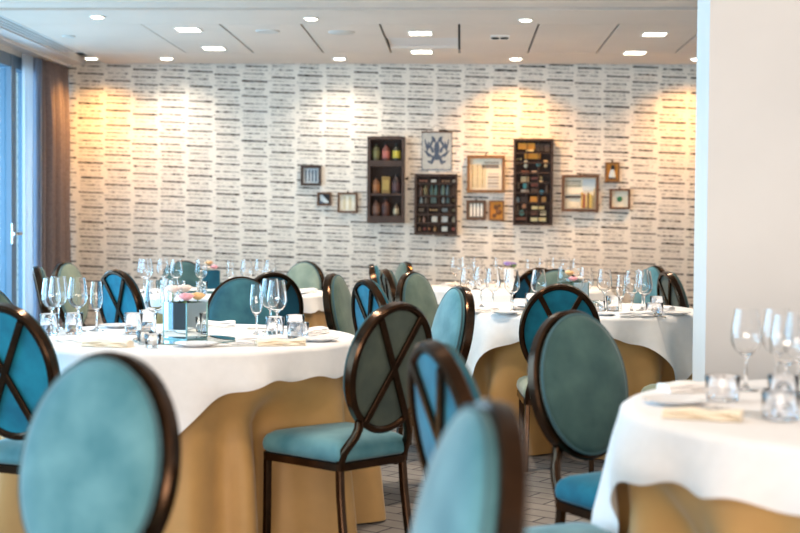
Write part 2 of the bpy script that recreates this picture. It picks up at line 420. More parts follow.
# ------------------------------------------------------------------ ceiling fittings
def square_light(x, y, label):
    t = thing('ceiling_light', label, 'ceiling light', (x, y, H), 0, 'square ceiling lights')
    bm = bmesh.new(); s = 0.09
    for a in ((-s, s, -s, -s + 0.012), (-s, s, s - 0.012, s), (-s, -s + 0.012, -s + 0.012, s - 0.012), (s - 0.012, s, -s + 0.012, s - 0.012)):
        box(bm, a[0], a[1], a[2], a[3], -0.006, 0.0)
    obj('light_frame', bm, M['trim'], t)
    obj('diffuser', B(-s + 0.012, s - 0.012, -s + 0.012, s - 0.012, -0.003, -0.0005), M['lamp'], t)
for x, y, l in [(-1.96, 9.29, 'square flush ceiling light, nearer of the two on the left'), (-1.96, 10.26, 'square flush ceiling light, farther of the two on the left'),
                (-0.30, 9.46, 'square flush ceiling light at the near edge of the recessed ceiling panel'), (-0.32, 10.45, 'square flush ceiling light at the far edge of the recessed ceiling panel'),
                (1.39, 9.51, 'square flush ceiling light, nearer of the two on the right'), (1.38, 10.50, 'square flush ceiling light, farther of the two on the right')]:
    square_light(x, y, l)

def downlight(x, y, label, r=0.055):
    t = thing('downlight', label, 'downlight', (x, y, H), 0, 'round downlights')
    bm = bmesh.new(); lathe(bm, [(r * 0.78, 0.0), (r * 0.78, -0.005), (r, -0.008), (r * 1.05, 0.0)], 28); obj('trim_ring', bm, M['trim'], t, 40)
    bm = bmesh.new(); lathe(bm, [(0, -0.0005), (r * 0.76, -0.0005), (r * 0.7, -0.010), (0, -0.013)], 24); obj('lens', bm, M['lamp'], t, 60)
for (x, y, e, c), w in zip(WASH, ['leftmost wall washing downlight, above the taupe curtain', 'second wall washing downlight from the curtain, along the papered wall', 'third wall washing downlight from the curtain, left of the hung display cases', 'fourth wall washing downlight from the curtain, above the tall multi compartment case', 'wall washing downlight nearest the white wall end']):
    downlight(x, y, w, 0.06)
for x, y, w in [(-2.46, 8.72, 'left one of the three downlights in front of the ceiling panels'), (-1.02, 8.80, 'middle one of the three downlights in front of the ceiling panels'), (0.43, 8.86, 'right one of the three downlights in front of the ceiling panels')]:
    downlight(x, y, w, 0.05)
for x, y, e, w in [(-2.93, 9.62, 0.05, 'small flat ceiling disc nearest the slot diffuser'), (-1.40, 9.37, 0.09, 'flat round ceiling speaker disc, left of two'), (-0.87, 9.42, 0.10, 'flat round ceiling speaker disc beside the recessed panel')]:
    bm = bmesh.new(); lathe(bm, [(0, -0.008), (e * 0.9, -0.008), (e, 0.0)], 32); o = obj('ceiling_disc', bm, M['disc'], None, 40); o.location = (x, y, H); tag(o, w, 'ceiling disc')
t = thing('twin_spotlight', 'small recessed twin spotlight with two dark openings in a ceiling panel', 'ceiling spotlight', (0.28, 9.66, H))
obj('mount_plate', B(-0.07, 0.07, -0.10, 0.10, -0.006, 0.0), M['trim'], t)
for dx in (-0.034, 0.034):
    bm = bmesh.new(); lathe(bm, [(0, -0.007), (0.024, -0.007), (0.03, -0.014), (0.032, -0.006)], 20); o = obj('spot_opening', bm, M['black'], t, 40); o.location = (dx, 0.0, 0)

# ------------------------------------------------------------------ chairs
TL = R(12); BC = Vector((0, -0.285, 0.712)); BV = Vector((0, -math.sin(TL), math.cos(TL))); BN = Vector((0, math.cos(TL), math.sin(TL)))
def bp(u, v, n):
    return BC + Vector((u, 0, 0)) + BV * v + BN * n
def seat_outline(s, n=12):
    pts = []
    cs = [(0.222, 0.218, 0.045, 0), (-0.222, 0.218, 0.045, 90), (-0.180, -0.208, 0.03, 180), (0.180, -0.208, 0.03, 270)]
    for x, y, r, a in cs:
        cx, cy = x - math.copysign(r, x), y - math.copysign(r, y)
        for k in range(7):
            an = R(a + 15 * k)
            pts.append(((cx + r * math.cos(an)) * s, (cy + r * math.sin(an)) * s))
    # subtle front bow
    return [(x, y + (0.015 * (1 - (x / 0.215) ** 2) if y > 0.1 else 0)) for x, y in pts]
def ell(a, b, v0, n, N=44):
    return [bp(a * math.cos(2 * PI * i / N), b * math.sin(2 * PI * i / N) + v0, n) for i in range(N)]
CH = {}
def chair_meshes():
    def keep(name, bm, smooth):
        bmesh.ops.recalc_face_normals(bm, faces=bm.faces)
        me = bpy.data.meshes.new(name); bm.to_mesh(me); bm.free()
        me.polygons.foreach_set('use_smooth', [True] * len(me.polygons)); me.set_sharp_from_angle(angle=R(smooth))
        me.materials.append(M['bronze']); CH.setdefault(name, []).append(me)
    bm = bmesh.new()
    loops(bm, [[(x, y, z) for x, y in seat_outline(s)] for s, z in ((0.95, 0.366), (1.0, 0.374), (1.015, 0.392), (1.0, 0.412), (0.955, 0.428), (0.85, 0.441), (0.6, 0.450), (0.3, 0.454))])
    keep('seat', bm, 80)
    bm = bmesh.new()
    loops(bm, [[(x, y, z) for x, y in seat_outline(s)] for s, z in ((0.96, 0.332), (1.0, 0.335), (1.0, 0.362), (0.97, 0.366))])
    keep('seat_frame', bm, 35)
    for s in (-1, 1):
        bm = bmesh.new(); sweep(bm, [(0.198 * s, 0.192, 0.336), (0.198 * s, 0.194, 0.2), (0.198 * s, 0.197, 0.0)], octo(0.026, 0.026), (1, 0, 0)); keep('front_leg', bm, 35)
        bm = bmesh.new(); sweep(bm, [(0.158 * s, -0.188, 0.336), (0.160 * s, -0.195, 0.24), (0.163 * s, -0.215, 0.10), (0.164 * s, -0.235, 0.0)], octo(0.026, 0.028), (1, 0, 0)); keep('rear_leg', bm, 35)
        pa = [(0.158 * s, -0.190, 0.340), (0.159 * s, -0.194, 0.372), (0.157 * s, -0.206, 0.402), (0.148 * s, -0.226, 0.432), (0.134 * s, -0.243, 0.462), (0.122 * s, -0.250, 0.492), (0.121 * s, -0.252, 0.520)]
        bm = bmesh.new(); sweep(bm, pa, octo(0.026, 0.030), (1, 0, 0)); keep('back_post', bm, 50)
    # oval metal ring
    N = 56; path, side = [], []
    for i in range(N):
        a = 2 * PI * i / N
        path.append(bp(0.190 * math.cos(a), 0.236 * math.sin(a), 0.0)); side.append(bp(math.cos(a) / 0.19, math.sin(a) / 0.236, 0) - BC)
    bm = bmesh.new(); sweep(bm, path, octo(0.028, 0.044, 0.5), side, True); keep('back_frame', bm, 40)
    bm = bmesh.new()
    loops(bm, [ell(0.172, 0.218, 0, -0.004), ell(0.174, 0.220, 0, 0.020), ell(0.184, 0.230, 0, 0.0225), ell(0.187, 0.233, 0, 0.030), ell(0.182, 0.228, 0, 0.042), ell(0.164, 0.209, 0, 0.052), ell(0.12, 0.155, 0, 0.059), ell(0.06, 0.08, 0, 0.062)])
    keep('backrest', bm, 80)
    bm = bmesh.new(); path = [bp(0.1855 * math.cos(2 * PI * i / N), 0.2315 * math.sin(2 * PI * i / N), 0.0385) for i in range(N)]
    sweep(bm, path, octo(0.008, 0.008, 0.5), side, True); keep('piping', bm, 80)
    bm = bmesh.new()
    loops(bm, [ell(0.178, 0.224, 0, -0.005), ell(0.178, 0.224, 0, -0.010), ell(0.15, 0.19, 0, -0.013), ell(0.06, 0.08, 0, -0.015)])
    keep('rear_panel', bm, 80)
    for s in (-1, 1):
        a = R(57); u, v = 0.184 * math.cos(a), 0.230 * math.sin(a)
        off = -0.021 if s < 0 else -0.0215
        bm = bmesh.new(); sweep(bm, [bp(-u * s, -v, off), bp(0, 0, off - 0.002), bp(u * s, v, off)], octo(0.026, 0.013, 0.3), (1, 0, 0)); keep('cross_bar', bm, 35)
chair_meshes()
def chair(x, y, deg, label, front, rear, seat):
    t = thing('dining_chair', label, 'chair', (x, y, 0), R(deg), 'oval backed dining chairs')
    def part(kind, k=0, m=None, name=None, parent=None):
        o = bpy.data.objects.new(name or kind, CH[kind][k]); C.objects.link(o); o.parent = parent or t
        if m:
            o.material_slots[0].link = 'OBJECT'; o.material_slots[0].material = m
        return o
    part('seat', 0, M[seat]); part('seat_frame')
    for k in (0, 1):
        part('front_leg', k, name='leg'); part('rear_leg', k, name='leg'); part('back_post', k); part('cross_bar', k)
    part('back_frame')
    b = part('backrest', 0, M[front]); part('piping', 0, M['welt'], parent=b)
    part('rear_panel', 0, M[rear])
    return t
CHAIRS = [  # sage, olive and deep green: teal velvet with the light in its colour
    (-0.89, 2.47, 154, 'large teal oval backed chair in the near left foreground, seen from its cushioned front', 'teal', 'teal', 'teal'),
    (-1.485, 4.76, -20, 'blue oval chair with crossed back bars, cut by the left edge of the picture', 'blue', 'blue', 'teal'),
    (-0.46, 4.98, 46, 'chair with dark olive back, crossed bars and teal seat, drawn to the front left table', 'olive', 'olive', 'teal'),
    (-0.262, 1.97, 105, 'nearest blurred pale teal chair with brass glinting rim at the bottom centre', 'teal', 'teal', 'teal'),
    (0.240, 3.26, -68, 'bright blue chair with crossed bars just behind the nearest blurred chair', 'blue', 'blue', 'teal'),
    (0.57, 4.10, -142, 'chair with large deep green oval front and blue seat, drawn to the front right table', 'deep', 'deep', 'blue'),
    (0.52, 6.78, -4, 'peacock blue chair with crossed bars behind the deep green chair', 'blue', 'blue', 'pale_sage'),
    (-0.30, 6.01, 111, 'light teal chair with brass rim standing right of the dark olive chair', 'teal', 'teal', 'teal'),
    (-0.02, 7.90, -121, 'grey green oval chair facing the camera, left of the middle table glasses', 'sage', 'sage', 'sage'),
    (-0.21, 6.98, -60, 'bright blue crossed bar chair half hidden behind the dark olive chair', 'blue', 'blue', 'teal'),
    (-0.43, 7.56, -102, 'green chair turned edge on, left of the bright blue crossed bar chair', 'sage', 'sage', 'sage'),
    (-0.33, 9.72, -86, 'small blue sliver of a far chair turned edge on near the papered wall', 'blue', 'blue', 'teal'),
    (-0.74, 10.30, 108, 'far sage chair nearest the papered wall beneath the three shelf case', 'sage', 'sage', 'sage'),
    (-0.17, 8.62, -77, 'far chair with brass rim and crossed bars in front of the farthest sage chair', 'olive', 'olive', 'sage'),
    (-1.09, 6.68, -163, 'broad teal chair facing the camera across the front left table', 'mid', 'mid', 'teal'),
    (-1.27, 8.10, 26, 'dark petrol chair with black rim behind the broad teal chair', 'navy', 'navy', 'teal'),
    (-1.38, 10.06, 152, 'pale sage chair at the right end of the far left table', 'pale_sage', 'pale_sage', 'sage'),
    (-2.13, 9.84, -172, 'dark green chair behind the glasses of the far left table', 'deep', 'deep', 'sage'),
    (-1.93, 8.22, -38, 'bright turquoise chair with crossed bars, left behind the front left table', 'blue', 'blue', 'teal'),
    (-2.62, 9.45, -104, 'pale sage chair standing by the taupe curtain', 'pale_sage', 'pale_sage', 'sage'),
    (-2.50, 8.62, -71, 'chair turned edge on with brass rim, left of the pale sage chair by the curtain', 'sage', 'sage', 'sage'),
    (-2.07, 5.77, -140, 'sage chair cut by the left edge behind the crossed bar chair', 'sage', 'sage', 'sage'),
    (1.17, 9.76, 110, 'light blue far chair standing right of the far right table', 'teal', 'teal', 'teal'),
    (1.67, 8.62, -78, 'olive chair with crossed bars seen edge on beside the white wall end', 'olive', 'olive', 'sage'),
    (1.22, 6.62, 42, 'chair with pale green seat half hidden behind the white wall end', 'teal', 'teal', 'pale_sage'),
    (0.60, 9.38, -8, 'dark petrol chair with crossed bars between the middle right and far right tables', 'navy', 'navy', 'sage'),
    (0.63, 8.50, 176, 'sage chair facing the camera at the far side of the middle right table', 'sage', 'sage', 'sage'),
]
for c in CHAIRS: chair(*c)

# ------------------------------------------------------------------ tables
ZT = 0.764
def ss(t):
    t = max(0.0, min(1.0, t)); return t * t * (3 - 2 * t)
def table(name_txt, cx, cy, rad, a, rot, dents=(), seed=1):
    rnd = random.Random(seed)
    t = thing('round_table', 'round banquet table under the cloths, ' + name_txt, 'table', (cx, cy, 0))
    bm = bmesh.new(); lathe(bm, [(0, 0.715), (rad - 0.02, 0.715), (rad, 0.722), (rad, 0.742), (rad - 0.01, 0.748), (0, 0.748)], 64); obj('tabletop', bm, M['wood'], t, 40)
    bm = bmesh.new(); lathe(bm, [(0, 0.03), (0.05, 0.03), (0.045, 0.1), (0.045, 0.715), (0, 0.715)], 20); obj('pedestal', bm, M['bronze'], t, 50)
    bm = bmesh.new(); lathe(bm, [(0, 0.0), (0.28, 0.0), (0.28, 0.015), (0.06, 0.04), (0, 0.04)], 40); obj('base', bm, M['bronze'], t, 40)
    ph = [rnd.uniform(0, 2 * PI) for _ in range(6)]
    def skirt_r(p, d):
        k = ss(d / 0.5)
        f = 0.55 * math.sin(13 * p + ph[0]) + 0.4 * math.sin(21 * p + ph[1]) + 0.25 * math.sin(7 * p + ph[2])
        r = rad + 0.006 + 0.085 * (d / 0.75) + 0.072 * k * f
        for az, am, wd in dents:
            dp = (p - R(az) + PI) % (2 * PI) - PI
            r -= am * math.exp(-(dp / wd) ** 2) * ss((d - 0.10) / 0.2)
        return r
    NA = 220
    def polar(rings):
        bm = bmesh.new(); prev = None
        for g in rings:
            if g == 0:
                cur = [bm.verts.new((0, 0, rings[0] if False else zc))]
            else:
                cur = [bm.verts.new(q) for q in g]
            if prev is not None:
                for i in range(NA):
                    j = (i + 1) % NA
                    if len(prev) == 1: bm.faces.new((prev[0], cur[i], cur[j]))
                    else: bm.faces.new((prev[i], cur[i], cur[j], prev[j]))
            prev = cur
        return bm
    az = [2 * PI * i / NA for i in range(NA)]
    # tan under-cloth down to the carpet
    zc = 0.753
    rings = [0] + [[(r * math.cos(p), r * math.sin(p), zc) for p in az] for r in (rad * 0.5, rad * 0.9, rad - 0.006)]
    for k in range(17):
        d = 0.004 + (0.741) * (k / 16) ** 1.15
        rings.append([(skirt_r(p, d) * math.cos(p), skirt_r(p, d) * math.sin(p), zc - d) for p in az])
    o = obj('table_skirt', polar(rings), M['skirt'], None, 180, False); o.location = (cx, cy, 0)
    tag(o, 'tan floor length cloth hanging below the white cloth, ' + name_txt, 'tablecloth', 'tan under-cloths')
    # white square cloth on top
    zc = ZT
    def drop(p):
        q = p - R(rot); m = max(abs(math.cos(q)), abs(math.sin(q)))
        g = (1 / m - 1) / 0.41421; return (a - rad) + (a * 1.37 - a) * min(1.0, g) ** 1.6
    def cloth_r(p, d, t):
        q = p - R(rot); cn = abs(math.sin(2 * q)) ** 3
        return skirt_r(p, max(0, d - 0.01)) + 0.020 + 0.04 * t * cn + 0.034 * cn * t * math.sin(9 * q + ph[3]) + 0.016 * t * math.sin(15 * p + ph[4]) + 0.010 * ss(d / 0.12)
    rings = [0] + [[(r * math.cos(p), r * math.sin(p), zc) for p in az] for r in (rad * 0.3, rad * 0.6, rad * 0.85, rad - 0.012)]
    rings.append([((rad + 0.010) * math.cos(p), (rad + 0.010) * math.sin(p), zc - 0.003) for p in az])
    for k in range(15):
        row = []
        for p in az:
            t_ = k / 14; D = drop(p) + 0.008 * math.sin(23 * p + ph[5])
            d = 0.014 + max(0.03, D - 0.014) * t_
            r = cloth_r(p, d, t_); row.append((r * math.cos(p), r * math.sin(p), zc - d))
        rings.append(row)
    o = obj('tablecloth', polar(rings), M['linen'], None, 180, False); o.location = (cx, cy, 0)
    tag(o, 'white square cloth with hanging corners, ' + name_txt, 'tablecloth', 'white top cloths')

T1, T2, T3, T4, T5 = (-1.17, 5.46), (0.67, 7.63), (-1.66, 9.18), (1.176, 3.42), (0.44, 10.28)
def az_to(t, x, y): return math.degrees(math.atan2(y - t[1], x - t[0]))
def dents(t, rad):
    out = []
    for x, y, deg, *_ in CHAIRS:
        f = Vector((-math.sin(R(deg)), math.cos(R(deg))))
        best = 0; 
        for sx in (-0.2, 0, 0.2):
            fx, fy = x + f.x * 0.24 - f.y * sx, y + f.y * 0.24 + f.x * sx
            dd = math.hypot(fx - t[0], fy - t[1])
            need = rad + 0.09 - dd
            if need > best: best = need; bz = az_to(t, fx, fy)
        if 0 < best < 0.45: out.append((bz, min(best, 0.22), 0.30))
    return out
NAMES = {'T1': 'front left table', 'T2': 'middle right table', 'T3': 'far left table', 'T4': 'front right table', 'T5': 'far right table'}
RAD = 0.72
table(NAMES['T1'], *T1, RAD, 0.84, -85 - 45, dents(T1, RAD), 3)
table(NAMES['T2'], *T2, RAD, 0.83, -140 - 45, dents(T2, RAD), 5)
table(NAMES['T3'], *T3, RAD, 0.83, -70 - 45, dents(T3, RAD), 7)
table(NAMES['T4'], *T4, RAD, 0.855, -97 - 45, dents(T4, RAD), 9)
table(NAMES['T5'], *T5, RAD, 0.83, -110 - 45, dents(T5, RAD), 11)

# ------------------------------------------------------------------ tableware
PROTO = {}
def proto(kind, parts):
    PROTO[kind] = []
    for nm, bm, m, sm in parts:
        bmesh.ops.recalc_face_normals(bm, faces=bm.faces)
        me = bpy.data.meshes.new(nm); bm.to_mesh(me); bm.free(); me.materials.append(m)
        me.polygons.foreach_set('use_smooth', [True] * len(me.polygons))
        if sm < 180: me.set_sharp_from_angle(angle=R(sm))
        PROTO[kind].append((nm, me))
def bowl_glass(foot, stem, prof, thick):
    bm = bmesh.new()
    out = [(0, 0.0), (foot, 0.0), (foot, 0.002), (foot * 0.5, 0.006), (0.0075, 0.014), (0.0042, 0.03), (0.0038, stem * 0.7), (0.005, stem - 0.004)]
    out += prof
    inner = [(max(r - thick, 0.0), z + (thick if i == 0 else 0.0)) for i, (r, z) in enumerate(prof)]
    inner[0] = (inner[1][0] * 0.5, prof[0][1] + thick * 2.5)
    out += list(reversed(inner)); out.append((0, inner[0][1] - 0.001))
    return lathe(bm, out, 28)
proto('wine', [('wine_glass', bowl_glass(0.037, 0.100, [(0.010, 0.101), (0.026, 0.112), (0.039, 0.130), (0.0435, 0.147), (0.0425, 0.170), (0.038, 0.200), (0.0325, 0.236)], 0.0016), M['glass'], 60)])
proto('flute', [('champagne_flute', bowl_glass(0.032, 0.085, [(0.008, 0.086), (0.019, 0.102), (0.0265, 0.124), (0.0275, 0.142), (0.0255, 0.178), (0.0215, 0.218)], 0.0015), M['glass'], 60)])
def tumbler_bm(r0, r1, h, t=0.0025):
    bm = bmesh.new()
    return lathe(bm, [(0, 0), (r0 * 0.9, 0), (r0, 0.004), (r1, h - 0.002), (r1 - t * 0.5, h), (r1 - t, h - 0.002), (r0 - t, 0.014), (r0 * 0.6, 0.010), (0, 0.009)], 28)
proto('tumbler', [('tumbler', tumbler_bm(0.034, 0.040, 0.092), M['tumbler'], 60)])
proto('low', [('low_tumbler', tumbler_bm(0.043, 0.047, 0.068), M['tumbler'], 60)])
bm1 = tumbler_bm(0.028, 0.034, 0.052, 0.004); bm2 = bmesh.new(); lathe(bm2, [(0, 0.0105), (0.021, 0.0105), (0.021, 0.026), (0.019, 0.028), (0, 0.028)], 20)
bm3 = bmesh.new(); lathe(bm3, [(0, 0.0275), (0.0012, 0.0275), (0.0012, 0.036), (0, 0.036)], 8)
proto('votive', [('holder', bm1, M['tumbler'], 60), ('candle', bm2, M['wax'], 40), ('wick', bm3, M['black'], 40)])
bmp = bmesh.new(); lathe(bmp, [(0, 0.0), (0.045, 0.0), (0.05, 0.003), (0.083, 0.012), (0.086, 0.0145), (0.082, 0.0145), (0.052, 0.006), (0, 0.005)], 48)
proto('plate', [('side_plate', bmp, M['china'], 50)])
def napkin_bm(w, l, h, seed=2):
    bm = bmesh.new(); rnd = random.Random(seed); n = 14; lay = 3
    for k in range(lay):
        sh = 0.006 * k
        rings = []
        for i in range(n + 1):
            x = -l / 2 + l * i / n; wob = 0.004 * math.sin(i * 1.1 + k) ; z0 = h * k / lay; z1 = h * (k + 0.92) / lay + 0.003 * math.sin(i * 0.8 + 2 * k)
            y0, y1 = -w / 2 + sh + wob, w / 2 - sh * 0.6 + wob
            rings.append([(x, y0 + 0.004, z0), (x, y1 - 0.004, z0), (x, y1, (z0 + z1) / 2), (x, y1 - 0.006, z1), (x, 0, z1 + 0.004), (x, y0 + 0.006, z1), (x, y0, (z0 + z1) / 2)])
        loops(bm, rings)
    return bm
proto('napkin', [('napkin', napkin_bm(0.085, 0.20, 0.024), M['napkin'], 60)])
proto('cream_napkin', [('napkin', napkin_bm(0.075, 0.19, 0.022, 4), M['tan_napkin'], 60)])
def knife_parts():
    b1 = bmesh.new(); loops(b1, [[(x, -w, 0.001), (x, w, 0.001), (x, w, 0.001 + t), (x, -w, 0.001 + t)] for x, w, t in ((0.0, 0.006, 0.0025), (0.05, 0.010, 0.0020), (0.09, 0.0095, 0.0016), (0.115, 0.002, 0.001))])
    b2 = bmesh.new(); loops(b2, [[(x, -w, 0.0), (x, w, 0.0), (x, w, t), (x, -w, t)] for x, w, t in ((-0.105, 0.005, 0.005), (-0.095, 0.0085, 0.0075), (-0.04, 0.0065, 0.0065), (0.0, 0.0055, 0.0045))])
    return [('blade', b1, M['silver'], 30), ('handle', b2, M['silver'], 30)]
proto('knife', knife_parts())
def fork_parts():
    b1 = bmesh.new(); loops(b1, [[(x, -w, z), (x, w, z), (x, w, z + 0.002), (x, -w, z + 0.002)] for x, w, z in ((0.0, 0.0035, 0.002), (0.03, 0.004, 0.007), (0.05, 0.011, 0.008), (0.062, 0.0125, 0.005))])
    b2 = bmesh.new()
    for k in range(4):
        y = -0.0108 + k * 0.0072
        loops(b2, [[(x, y - w, z), (x, y + w, z), (x, y + w, z + 0.0018), (x, y - w, z + 0.0018)] for x, w, z in ((0.061, 0.0019, 0.005), (0.085, 0.0016, 0.002), (0.108, 0.0007, 0.006))])
    b3 = bmesh.new(); loops(b3, [[(x, -w, z), (x, w, z), (x, w, z + 0.003), (x, -w, z + 0.003)] for x, w, z in ((-0.10, 0.006, 0.0), (-0.09, 0.009, 0.0), (-0.04, 0.0055, 0.001), (0.001, 0.0035, 0.002))])
    return [('fork_head', b1, M['silver'], 30), ('tines', b2, M['silver'], 30), ('handle', b3, M['silver'], 30)]
proto('fork', fork_parts())

WORD = dict(wine=('wine_glass', 'tall stemmed wine glass', 'wine glass'), flute=('champagne_flute', 'slim champagne flute', 'champagne flute'), tumbler=('tumbler', 'straight water tumbler', 'tumbler'),
            low=('low_tumbler', 'short wide tumbler', 'tumbler'), votive=('votive_candle', 'small glass votive candle', 'candle'), plate=('side_plate', 'white china side plate', 'plate'),
            napkin=('napkin', 'folded white napkin', 'napkin'), cream_napkin=('napkin', 'rolled cream napkin', 'napkin'), knife=('table_knife', 'steel table knife', 'knife'), fork=('table_fork', 'steel table fork', 'fork'))
def lay(tkey, items):
    tname = NAMES[tkey]; by = {}
    for it in items: by.setdefault(it[0], []).append(it)
    for kind, its in by.items():
        nm, txt, cat = WORD[kind]
        its.sort(key=lambda i: i[1] / i[2])     # left to right as the eye meets them
        for k, it in enumerate(its):
            x, y = it[1], it[2]; rz = R(it[3]) if len(it) > 3 else 0.0
            lab = txt + ' on the ' + tname if len(its) == 1 else '%s, %s from the left on the %s' % (txt, ORD[k], tname)
            grp = txt + 's on the ' + tname
            ps = PROTO[kind]
            if len(ps) == 1:
                o = bpy.data.objects.new(nm, ps[0][1]); C.objects.link(o); o.location = (x, y, ZT + 0.0008); o.rotation_euler = (0, 0, rz); tag(o, lab, cat, grp if len(its) > 1 else None)
            else:
                o = thing(nm, lab, cat, (x, y, ZT + 0.0008), rz, grp if len(its) > 1 else None)
                for pn, me in ps:
                    p = bpy.data.objects.new(pn, me); C.objects.link(p); p.parent = o
lay('T1', [('wine', -1.770, 5.56), ('wine', -1.79, 5.72), ('wine', -1.672, 5.62), ('flute', -1.60, 5.66), ('tumbler', -1.73, 5.40), ('tumbler', -1.645, 5.47),
           ('wine', -1.285, 5.42), ('wine', -1.262, 5.62), ('wine', -1.185, 5.40), ('tumbler', -1.395, 5.50), ('tumbler', -1.38, 5.70), ('votive', -1.17, 4.91), ('votive', -1.235, 5.05),
           ('flute', -0.865, 5.50), ('wine', -0.835, 5.70), ('wine', -0.78, 5.52), ('tumbler', -0.765, 5.36), ('tumbler', -0.695, 5.475), ('low', -0.672, 5.38),
           ('plate', -1.02, 4.98), ('plate', -0.575, 5.27), ('plate', -1.56, 5.86), ('napkin', -0.80, 5.19, 10), ('cream_napkin', -0.70, 5.06, 18), ('napkin', -0.64, 5.60, 70), ('napkin', -1.14, 5.97, 5), ('cream_napkin', -1.35, 4.93, -12),
           ('fork', -0.885, 5.04, 200), ('knife', -0.865, 5.00, 202), ('knife', -0.86, 5.86, 20), ('fork', -1.50, 5.06, 165)])
lay('T2', [('wine', 0.045, 7.40), ('wine', 0.125, 7.62), ('wine', 0.19, 7.42), ('wine', 0.29, 7.22), ('wine', 0.44, 7.30), ('wine', 0.64, 7.99), ('wine', 0.745, 7.72), ('wine', 0.825, 7.46),
           ('flute', 0.875, 7.10), ('wine', 0.955, 7.27), ('wine', 1.04, 7.46), ('wine', 1.01, 7.16), ('tumbler', 0.415, 7.50), ('low', 0.34, 7.34), ('low', 0.76, 7.24), ('tumbler', 0.855, 7.30), ('tumbler', 1.10, 7.30), ('low', 1.05, 7.06),
           ('plate', 0.25, 7.06), ('plate', 0.78, 7.04), ('plate', 1.18, 7.16), ('napkin', 0.93, 6.99, 20), ('napkin', 0.12, 7.22, 40), ('napkin', 1.13, 7.50, -40), ('fork', 0.35, 7.07, 60), ('knife', 1.06, 6.98, 100)])
lay('T3', [('wine', -2.19, 8.92), ('wine', -2.14, 8.80), ('wine', -2.07, 8.98), ('wine', -1.95, 8.86), ('wine', -1.785, 8.90), ('flute', -1.64, 9.22), ('wine', -1.475, 8.94), ('wine', -1.40, 9.06), ('wine', -1.315, 8.96),
           ('tumbler', -1.745, 8.72), ('low', -1.42, 8.75), ('plate', -1.88, 8.55), ('plate', -1.12, 8.95), ('napkin', -1.08, 9.16, 70)])
lay('T5', [('wine', -0.035, 10.12), ('wine', 0.04, 10.28), ('wine', 0.13, 10.08), ('wine', 0.30, 10.18), ('wine', 0.54, 10.00), ('wine', 0.64, 10.15), ('wine', 0.745, 10.18), ('wine', 0.83, 10.30), ('wine', 0.90, 10.12),
           ('low', 0.12, 9.85), ('plate', 0.02, 9.96), ('napkin', -0.07, 10.40, 60)])
lay('T4', [('wine', 0.83, 3.80), ('wine', 0.925, 3.83), ('wine', 0.885, 3.56), ('wine', 0.945, 3.66), ('low', 0.716, 3.56), ('low', 0.79, 3.22), ('tumbler', 0.835, 3.38), ('plate', 0.575, 3.49), ('cream_napkin', 0.60, 3.22, -18), ('napkin', 0.68, 3.78, 20),
           ('fork', 0.70, 3.30, 130), ('knife', 0.735, 3.34, 128), ('votive', 0.90, 3.22)])

# centrepieces
def rose(bm, c, r, seed):
    rnd = random.Random(seed)
    lathe(bm, [(0, -r * 0.5), (r * 0.35, -r * 0.4), (r * 0.45, 0), (r * 0.3, r * 0.4), (0, r * 0.3)], 12, c)
    for ring_, (n, rr, tilt) in enumerate(((3, 0.42, 0.1), (5, 0.68, 0.3), (6, 0.92, 0.6))):
        for k in range(n):
            a = 2 * PI * k / n + ring_ * 0.5 + rnd.uniform(-0.2, 0.2)
            vs = []
            for i in range(4):
                t = i / 3; rad_ = r * (0.25 + (rr - 0.25) * math.sin(t * PI / 2) + 0.18 * tilt * t * t); z = r * (-0.45 + (1.0 - 0.55 * tilt) * t)
                row = []
                for j in range(5):
                    s = (j - 2) / 2; w = 0.62 * (0.5 + 0.6 * math.sin(PI * (0.2 + 0.6 * t)))
                    aa = a + s * w; rj = rad_ * (1 - 0.08 * s * s)
                    row.append(bm.verts.new((c[0] + rj * math.cos(aa), c[1] + rj * math.sin(aa), c[2] + z - 0.08 * r * s * s * t)))
                vs.append(row)
            for i in range(3):
                for j in range(4):
                    bm.faces.new((vs[i][j], vs[i][j + 1], vs[i + 1][j + 1], vs[i + 1][j]))
    return bm
